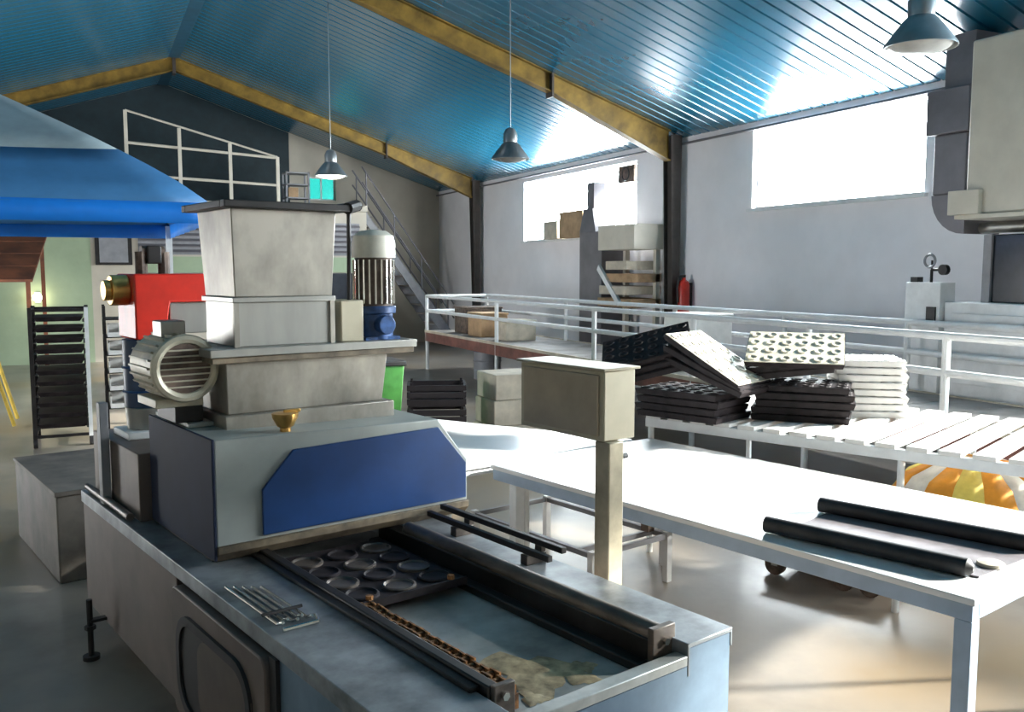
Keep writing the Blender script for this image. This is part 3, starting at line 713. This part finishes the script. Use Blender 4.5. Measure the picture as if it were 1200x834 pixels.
for i in range(3):
    one(MB().box(3.62 , 4.42, 8.5, 9.0, .0, .27), 'carton', 'carton', 'pale carton, %s in the stack beside the black crates' % nth(i, 3), 'box', (4.02, 8.75, 0), 'pale cartons', bevel=.012).location = (4.15 + .02 * i, 8.7, .272 * i)
t = thing('waste_bin', 'green bin standing behind the hopper neck', 'bin', (2.85, 9.6, 0))
MB().frus((2.65, 3.05, 9.4, 9.8), (2.6, 3.1, 9.35, 9.85), 0, .86).build('body', 'green_bin', t, bevel=.01)
MB().box(2.58, 3.12, 9.33, 9.87, .861, .91).build('lid', 'black_rubber', t, bevel=.008)

# ------------------------------------------------------------------ things on the right wall
t = thing('fire_extinguisher', 'red fire extinguisher hung beside the dark wall column', 'extinguisher', (8.36, 11.5, 1.2))
c = (8.36, 11.52)
MB().lathe([(0, 1.22), (.085, 1.22), (.09, 1.25), (.09, 1.66), (.07, 1.72), (.03, 1.75), (.03, 1.78), (0, 1.78)], (*c, 0), 16).build('cylinder', 'red', t)
MB().box(c[0]-.10, c[0]+.02, c[1]-.02, c[1]+.02, 1.781, 1.82).build('valve', 'black_metal', t)
MB().tube([(c[0]-.08, c[1], 1.79), (c[0]-.12, c[1], 1.62), (c[0]-.11, c[1], 1.40)], .014).build('hose', 'black_rubber', t)
MB().box(8.44, 8.5, c[1]-.03, c[1]+.03, 1.3, 1.7).build('bracket', 'black_metal', t)
# grey column duct before window 2
t = thing('dust_column', 'tall grey extraction column in front of the far wall window', 'duct', (8.05, 13.6, .75))
MB().box(7.85, 8.3, 13.15, 13.9, 0, 2.55).build('body', 'duct_grey', t, bevel=.01)
MB().frus((7.85, 8.3, 13.35, 13.9), (7.9, 8.25, 13.55, 13.85), 2.55, 2.95).build('shoulder', 'duct_grey', t)
MB().box(7.95, 8.2, 13.6, 13.82, 2.95, 3.4).build('stack', 'duct_grey', t, bevel=.01)
t = thing('filter_cabinet', 'cream cabinet with stepped brown trays beside the grey column', 'cabinet', (8.05, 12.3, 0))
MB().box(7.75, 8.3, 12.0, 13.1, 2.22, 2.62).build('cabinet', 'cream_paint', t, bevel=.01)
for i in range(4): MB().box(7.75 - .03 * (i % 2), 8.3, 12.05 + .12 * (i % 2), 13.1 - .1 * i, 1.30 + i * .2, 1.44 + i * .2).build('tray', 'carton' if i % 2 else 'cardboard', t, bevel=.008)
for y in (12.05, 12.95): MB().box(8.2, 8.28, y, y + .08, 0, 2.22).build('leg', 'cream_paint', t)
MB().prism([(7.7, 13.05, 1.9), (7.7, 13.0, 1.98), (7.7, 12.35, 1.40), (7.7, 12.40, 1.32)], (.05, 0, 0)).build('chute', 'white_paint', t)
one(MB().cyl((8.42, 12.18, 0), (8.42, 12.18, 3.7), .03), 'drain_pipe', 'white_paint', 'white vertical pipe on the wall by the cream cabinet', 'pipe', (8.42, 12.18, 0))
one(MB().box(8.30, 8.49, 14.6, 15.5, 2.501, 3.0), 'sill_carton', 'cardboard', 'brown carton standing on the sill of the far wall window', 'box', (8.4, 15.05, 2.501), bevel=.01)
one(MB().box(8.31, 8.49, 15.62, 16.2, 2.501, 2.85), 'sill_carton', 'carton', 'pale carton on the window sill next to the brown one', 'box', (8.4, 15.9, 2.501), bevel=.01)
t = thing('vent_fan', 'dark square vent fan set in the far wall window', 'fan', (8.55, 13.6, 3.4))
MB().box(8.5, 8.575, 13.2, 13.7, 3.4, 3.69).build('housing', 'motor_dark', t, bevel=.01); MB().ring((8.495, 13.45, 3.545), .11, .012, 'X').build('guard', 'black_metal', t)

# oven group at the right
t = thing('extractor_hood', 'big cream sheet metal extractor box hung high on the wall', 'hood', (7.9, 5.2, 2.36))
MB().box(7.3, 8.45, 4.62, 5.78, 2.40, 3.95).build('box', 'cream_paint', t, bevel=.02)
MB().box(7.26, 8.45, 4.58, 5.86, 2.36, 2.399).build('flange', 'cream_paint', t, bevel=.006)
MB().box(7.24, 7.30, 5.60, 5.92, 2.4, 2.62).build('side_plate', 'cream_paint', t, bevel=.006)
def elbow_duct():
    t = thing('air_duct', 'grey elbow air duct beside the bright window', 'duct', (7.9, 6.2, 2.2))
    MB().box(7.5, 8.1, 5.94, 6.42, 3.2, 3.62).build('collar', 'duct_grey', t, bevel=.01)
    MB().box(7.6, 8.0, 5.98, 6.3, 3.62, 4.13).build('upper_duct', 'duct_grey', t)
    MB().box(7.55, 8.05, 5.98, 6.36, 2.62, 3.2).build('duct', 'duct_grey', t, bevel=.02)
    n = 7; poly = []
    for i in range(n + 1): a = R(90 * i / n); poly.append((7.55, 5.98 + .0 + .38 * math.cos(a), 2.62 - .38 * math.sin(a)))
    poly.append((7.55, 5.98, 2.62))
    MB().prism(poly, (.5, 0, 0)).build('elbow', 'duct_grey', t)
    MB().cyl((7.8, 5.98, 2.30), (7.8, 5.3, 2.30), .055).build('outlet_pipe', 'steel', t)
elbow_duct()
t = thing('oven', 'white oven cabinet with dark glazed upper door under the extractor box', 'oven', (7.8, 5.1, 0))
MB().box(7.30, 8.4, 4.3, 5.95, 0, 1.60).build('body', 'white_paint', t, bevel=.01)
MB().box(7.27, 7.3, 4.4, 5.85, .85, 1.5).build('front_panel', 'white_paint', t, bevel=.005)
MB().box(7.5, 8.4, 4.3, 5.70, 1.60, 2.22).build('upper_door', 'dark_glass', t, bevel=.01)
MB().box(7.47, 7.5, 5.62, 5.70, 1.6, 2.22).build('door_frame', 'grey_paint', t)
MB().box(7.25, 7.45, 5.96, 6.36, 0, 1.78).build('column', 'white_paint', t, bevel=.006)
MB().box(7.235, 7.25, 6.0, 6.10, 1.40, 1.55).build('switch', 'black_metal', t)
t = thing('valve_cluster', 'dark gauge and valve wheels on top of the white oven column', 'valve', (7.35, 6.15, 1.78))
MB().tube([(7.35, 6.15, 1.78), (7.35, 6.15, 1.90), (7.35, 6.0, 1.90)], .014).build('pipe', 'black_metal', t)
MB().ring((7.32, 6.15, 1.985), .06, .013, 'X').build('hand_wheel', 'grey_paint', t)
MB().cyl((7.31, 6.0, 1.90), (7.36, 6.0, 1.90), .05, n=14).build('gauge', 'black_metal', t)
MB().box(7.3, 7.38, 6.27, 6.35, 1.781, 1.83).build('knob', 'black_metal', t)
MB().cyl((7.35, 6.15, 1.9), (7.35, 6.15, 1.99), .01).build('stem', 'black_metal', t)

# ------------------------------------------------------------------ pendant lamps
def pendant(x, y, z, label, lit):
    t = thing('pendant_lamp', label, 'lamp', (x, y, z), group='bell lamps hanging from the ceiling')
    zc = roof_z(x) - .026
    MB().lathe([(.235, 0), (.232, .015), (.17, .10), (.115, .17), (.085, .20), (.082, .198), (.11, .165), (.165, .095), (.225, .012), (.228, 0), (.235, 0)], (x, y, z), 28).build('reflector', 'lamp_metal', t)
    MB().lathe([(0, .20), (.085, .20), (.088, .30), (.06, .36), (.02, .38), (0, .38)], (x, y, z), 18).build('housing', 'lamp_metal', t)
    MB().lathe([(0, -.035), (.10, -.03), (.17, -.012), (.205, .012), (.205, .02), (0, .02)], (x, y, z), 24).build('diffuser', 'lamp_on' if lit else 'lamp_off', t)
    MB().cyl((x, y, z + .38), (x, y, zc), .007, n=8).build('cord', 'lamp_metal', t)
pendant(5.08, 4.42, 3.37, 'unlit bell lamp hanging near the oven and bright window', False)
pendant(4.74, 10.12, 3.24, 'unlit bell lamp hanging in front of the far wall window', False)
pendant(3.25, 13.04, 3.24, 'lit bell lamp glowing near the mezzanine', True)

# ------------------------------------------------------------------ left background: gazebo, rack, stall
GX0, GX1, GY0, GY1 = -3.45, .95, 7.9, 11.9
t = thing('gazebo', 'blue fabric gazebo with valance standing behind the machine', 'gazebo', ((GX0 + GX1) / 2, (GY0 + GY1) / 2, 0))
ax = ((GX0 + GX1) / 2, (GY0 + GY1) / 2); ZT, ZV = 3.78, 2.45
def gz_side(c0_, c1_, name, material_low, material_top):
    n, k = 12, 10; rows = []
    for j in range(k + 1):
        s = j / k; zz = ZV + (ZT - ZV) * (s ** .86); row = []
        for i in range(n + 1):
            f = i / n; px = c0_[0] + (c1_[0] - c0_[0]) * f; py = c0_[1] + (c1_[1] - c0_[1]) * f
            sag = -.05 * math.sin(math.pi * f) * (1 - s) * math.sin(math.pi * min(1, s * 1.5 + .15))
            row.append((px + (ax[0] - px) * s, py + (ax[1] - py) * s, zz + sag))
        rows.append(row)
    for (j0, j1, mt, nm) in ((0, 3, material_low, name), (3, k, material_top, name)):
        m = MB(); vs_ = [p for r in rows[j0:j1 + 1] for p in r]
        m.add(vs_, [(a*(n+1)+i, a*(n+1)+i+1, (a+1)*(n+1)+i+1, (a+1)*(n+1)+i) for a in range(j1 - j0) for i in range(n)])
        o = m.build(nm, mt, t); sd = o.modifiers.new('thickness', 'SOLIDIFY'); sd.thickness = .006
cs = [(GX0, GY0), (GX1, GY0), (GX1, GY1), (GX0, GY1)]
for a, b in zip(cs, cs[1:] + cs[:1]):
    gz_side(a, b, 'roof_panel', 'tarp_blue', 'tarp_grey')
    m = MB(); n = 24; vs_ = []
    nx, ny = (b[1] - a[1]), -(b[0] - a[0]); q = math.hypot(nx, ny); nx /= q; ny /= q
    for i in range(n + 1):
        f = i / n; wv = .014 * math.sin(i * 1.9)
        for z in (ZV + .0, ZV - .08, ZV - .17):
            vs_.append((a[0] + (b[0] - a[0]) * f + nx * wv * (ZV - z) * 5, a[1] + (b[1] - a[1]) * f + ny * wv * (ZV - z) * 5, z))
    m.add(vs_, [(3*i+r, 3*i+3+r, 3*i+4+r, 3*i+1+r) for i in range(n) for r in range(2)])
    o = m.build('valance', 'valance_blue', t); sd = o.modifiers.new('thickness', 'SOLIDIFY'); sd.thickness = .005
    MB().box(a[0] - .02 if a[0] < ax[0] else a[0] - .05, a[0] + .05 if a[0] < ax[0] else a[0] + .02, a[1] if a[1] < ax[1] else a[1] - .07, a[1] + .07 if a[1] < ax[1] else a[1], 0, ZV - .02).build('leg', 'white_paint', t)

# tall tray rack
rb = (-.29, 11.1, 0)
t = thing('tray_rack', 'dark wheeled tray rack with one white upright under the gazebo', 'rack', rb)
rx0, rx1, ry0, ry1 = -.56, -.02, 10.75, 11.45
for x in (rx0, rx1):
    for y in (ry0, ry1):
        MB().box(x - .02, x + .02, y - .02, y + .02, .10, 1.5).build('post', 'white_paint' if (x == rx1 and y == ry0) else 'black_metal', t)
        MB().cyl((x - .02, y, .05), (x + .02, y, .05), .05, n=14).build('wheel', 'black_rubber', t)
for z in (.12, 1.47):
    for x in (rx0, rx1): MB().box(x - .015, x + .015, ry0 + .02, ry1 - .02, z - .015, z + .015).build('rail', 'black_metal', t)
    for y in (ry0, ry1): MB().box(rx0 + .02, rx1 - .02, y - .015, y + .015, z - .015, z + .015).build('rail', 'black_metal', t)
zs = [.20 + .115 * i for i in range(11)]
for z in zs:
    for x in (rx0 + .03, rx1 - .03): MB().box(x - .01, x + .01, ry0 + .02, ry1 - .02, z - .008, z).build('runner', 'black_metal', t)
for zi, z in enumerate(zs):
    o = MB().frus((rx0 + .06, rx1 - .06, ry0 + .03, ry1 - .03), (rx0 + .03, rx1 - .03, ry0, ry1), z + .001, z + .05)
    one(o, 'oven_tray', 'tray_dark', 'black oven tray, %s in the dark tray rack' % nth(zi, 11), 'tray', ((rx0+rx1)/2, (ry0+ry1)/2, z + .001), 'oven trays in the rack')
# second rack with white crates to the right of it
rb = (.34, 11.2, 0)
t = thing('crate_tower', 'open dark shelf tower with white pull-out bins beside the tray rack', 'shelf', rb)
for x in (.16, .56):
    for y in (11.0, 11.5): MB().box(x - .015, x + .015, y - .015, y + .015, 0, 1.5).build('post', 'black_metal', t)
for i in range(6): MB().box(.145, .575, 10.99, 11.51, .34 + i * .2, .355 + i * .2).build('shelf', 'black_metal', t)
for i in range(5):
    z = .3555 + i * .2; m = MB(); a, b, c, d = .19, .53, 10.95, 11.45
    m.box(a, b, c, d, z, z + .012).box(a, a + .012, c, d, z + .012, z + .13).box(b - .012, b, c, d, z + .012, z + .13).box(a + .012, b - .012, d - .012, d, z + .012, z + .13).box(a + .012, b - .012, c, c + .012, z + .012, z + .05)
    one(m, 'storage_bin', 'tray_white', 'white open-front storage bin, %s in the dark shelf tower' % nth(i, 5), 'bin', ((a+b)/2, (c+d)/2, z), 'white bins in the tower')

# brown boarded stall roof and its lamp
t = thing('stall', 'brown boarded stall roof on posts at the hall side', 'stall', (-2.4, 16, 0))
nb = 4
for i in range(nb):
    f0, f1 = i / nb, (i + .94) / nb
    yy = lambda f: 15 + 2 * f
    zz = lambda f: 1.72 + .80 * f
    xx = lambda f: -.72 + .18 * f
    MB().prism([(-4.2, yy(f0), zz(f0)), (xx(f0), yy(f0), zz(f0)), (xx(f1), yy(f1), zz(f1)), (-4.2, yy(f1), zz(f1))], (0, 0, .04)).build('roof_board', 'brown_board', t)
for (x, y, z) in ((-4.1, 15.05, 1.72), (-.78, 15.05, 1.72), (-4.1, 16.9, 2.45), (-.65, 16.9, 2.45)): MB().box(x - .03, x + .03, y - .03, y + .03, 0, z).build('post', 'brown_board', t)
t = thing('wall_lamp', 'small glowing bulb lamp on the green partition', 'lamp', (-.9, 20.4, 1.3))
MB().box(-.95, -.85, 20.36, 20.42, 1.25, 1.45).build('mount', 'white_paint', t); MB().lathe([(0, 1.27), (.06, 1.29), (.09, 1.35), (.06, 1.41), (0, 1.43)], (-.9, 20.28, 0), 14).build('bulb', 'bulb_on', t)
MB().cyl((-.9, 20.36, 1.35), (-.9, 20.30, 1.35), .03).build('neck', 'white_paint', t)
# yellow trestle at the left
t = thing('trestle', 'yellow steel trestle on the floor left of the tray rack', 'trestle', (-1.1, 12.6, 0))
for s in (-1, 1):
    for y in (12.3, 12.9): MB().tube([(-1.10, y, .98), (-1.10 + s * .24, y, 0.02)], .022).build('leg', 'yellow', t)
MB().box(-1.14, -1.06, 12.2, 13.0, .96, 1.02).build('beam', 'yellow', t, bevel=.004)

# goods standing on the walkway
for (x0, x1, y0, y1, hh, mt, lb) in ((6.1, 6.6, 14.2, 14.8, .38, 'cardboard', 'brown carton standing on the far part of the walkway'),
                                (6.2, 6.9, 15.1, 15.7, .45, 'motor_dark', 'dark brown box at the far end of the walkway'),
                                (6.15, 6.7, 13.3, 13.75, .30, 'carton', 'pale carton on the walkway in front of the brown one'),
                                (6.25, 6.75, 8.35, 9.0, .62, 'tray_white', 'tall white plastic box on the walkway near the mould stacks')):
    t = thing('storage_box', lb, 'box', ((x0 + x1) / 2, (y0 + y1) / 2, PZ + .001))
    MB().box(x0, x1, y0, y1, PZ + .001, PZ + hh).build('body', mt, t, bevel=.01)
    MB().box(x0 - .012, x1 + .012, y0 - .012, y1 + .012, PZ + hh + .0005, PZ + hh + .035).build('lid', mt, t, bevel=.006)
# pieces of a part hang under that part
SUB = {'motor_fin': 'motor_body', 'motor_cowl': 'motor_body', 'side_motor_fin': 'side_motor', 'fan_cover_ring': 'side_motor', 'fan_grille': 'side_motor', 'terminal_box': 'side_motor',
       'grille_bar': 'side_motor', 'chain_link': 'chain_rail', 'window_seal': 'access_door', 'door_window': 'access_door', 'window_shutter': 'access_door', 'feed_box_corner': 'feed_box',
       'feed_box_flange': 'feed_box', 'hood_face': 'hood', 'hood_side': 'hood', 'hood_lip': 'hood', 'hood_step': 'hood', 'valve_handle': 'brass_valve', 'hopper_rim': 'hopper', 'hopper_lid': 'hopper',
       'rim_hinge': 'hopper', 'rim_rod': 'hopper', 'cup': 'plate', 'stud': 'plate', 'drum_band': 'drum', 'drum_base': 'drum', 'cabinet_door': 'cabinet', 'top_cover': 'cabinet', 'gearbox_foot': 'gearbox',
       'hoop': 'body', 'guide_rail_lip': 'guide_rail', 'platform_top': 'platform', 'neck_flange': 'neck', 'cup_rows': 'top_face', 'diffuser': 'reflector', 'brass_flange': 'housing'}
for root in [o for o in COL.objects if o.parent is None and o.type == 'EMPTY']:
    by = {}
    for c in root.children: by.setdefault(c.name.split('.')[0], c)
    for c in list(root.children):
        p = by.get(SUB.get(c.name.split('.')[0], ''))
        if p is not None and p is not c: c.parent = p
    feet = [c for c in root.children if c.name.startswith('levelling_foot')]; br = [c for c in root.children if c.name.startswith('foot_bracket')]
    for f_, b_ in zip(feet, br): b_.parent = f_
    wh = [c for c in root.children if c.name.startswith('wheel')]; fk = [c for c in root.children if c.name.startswith('fork')]
    for f_, b_ in zip(wh, fk): b_.parent = f_
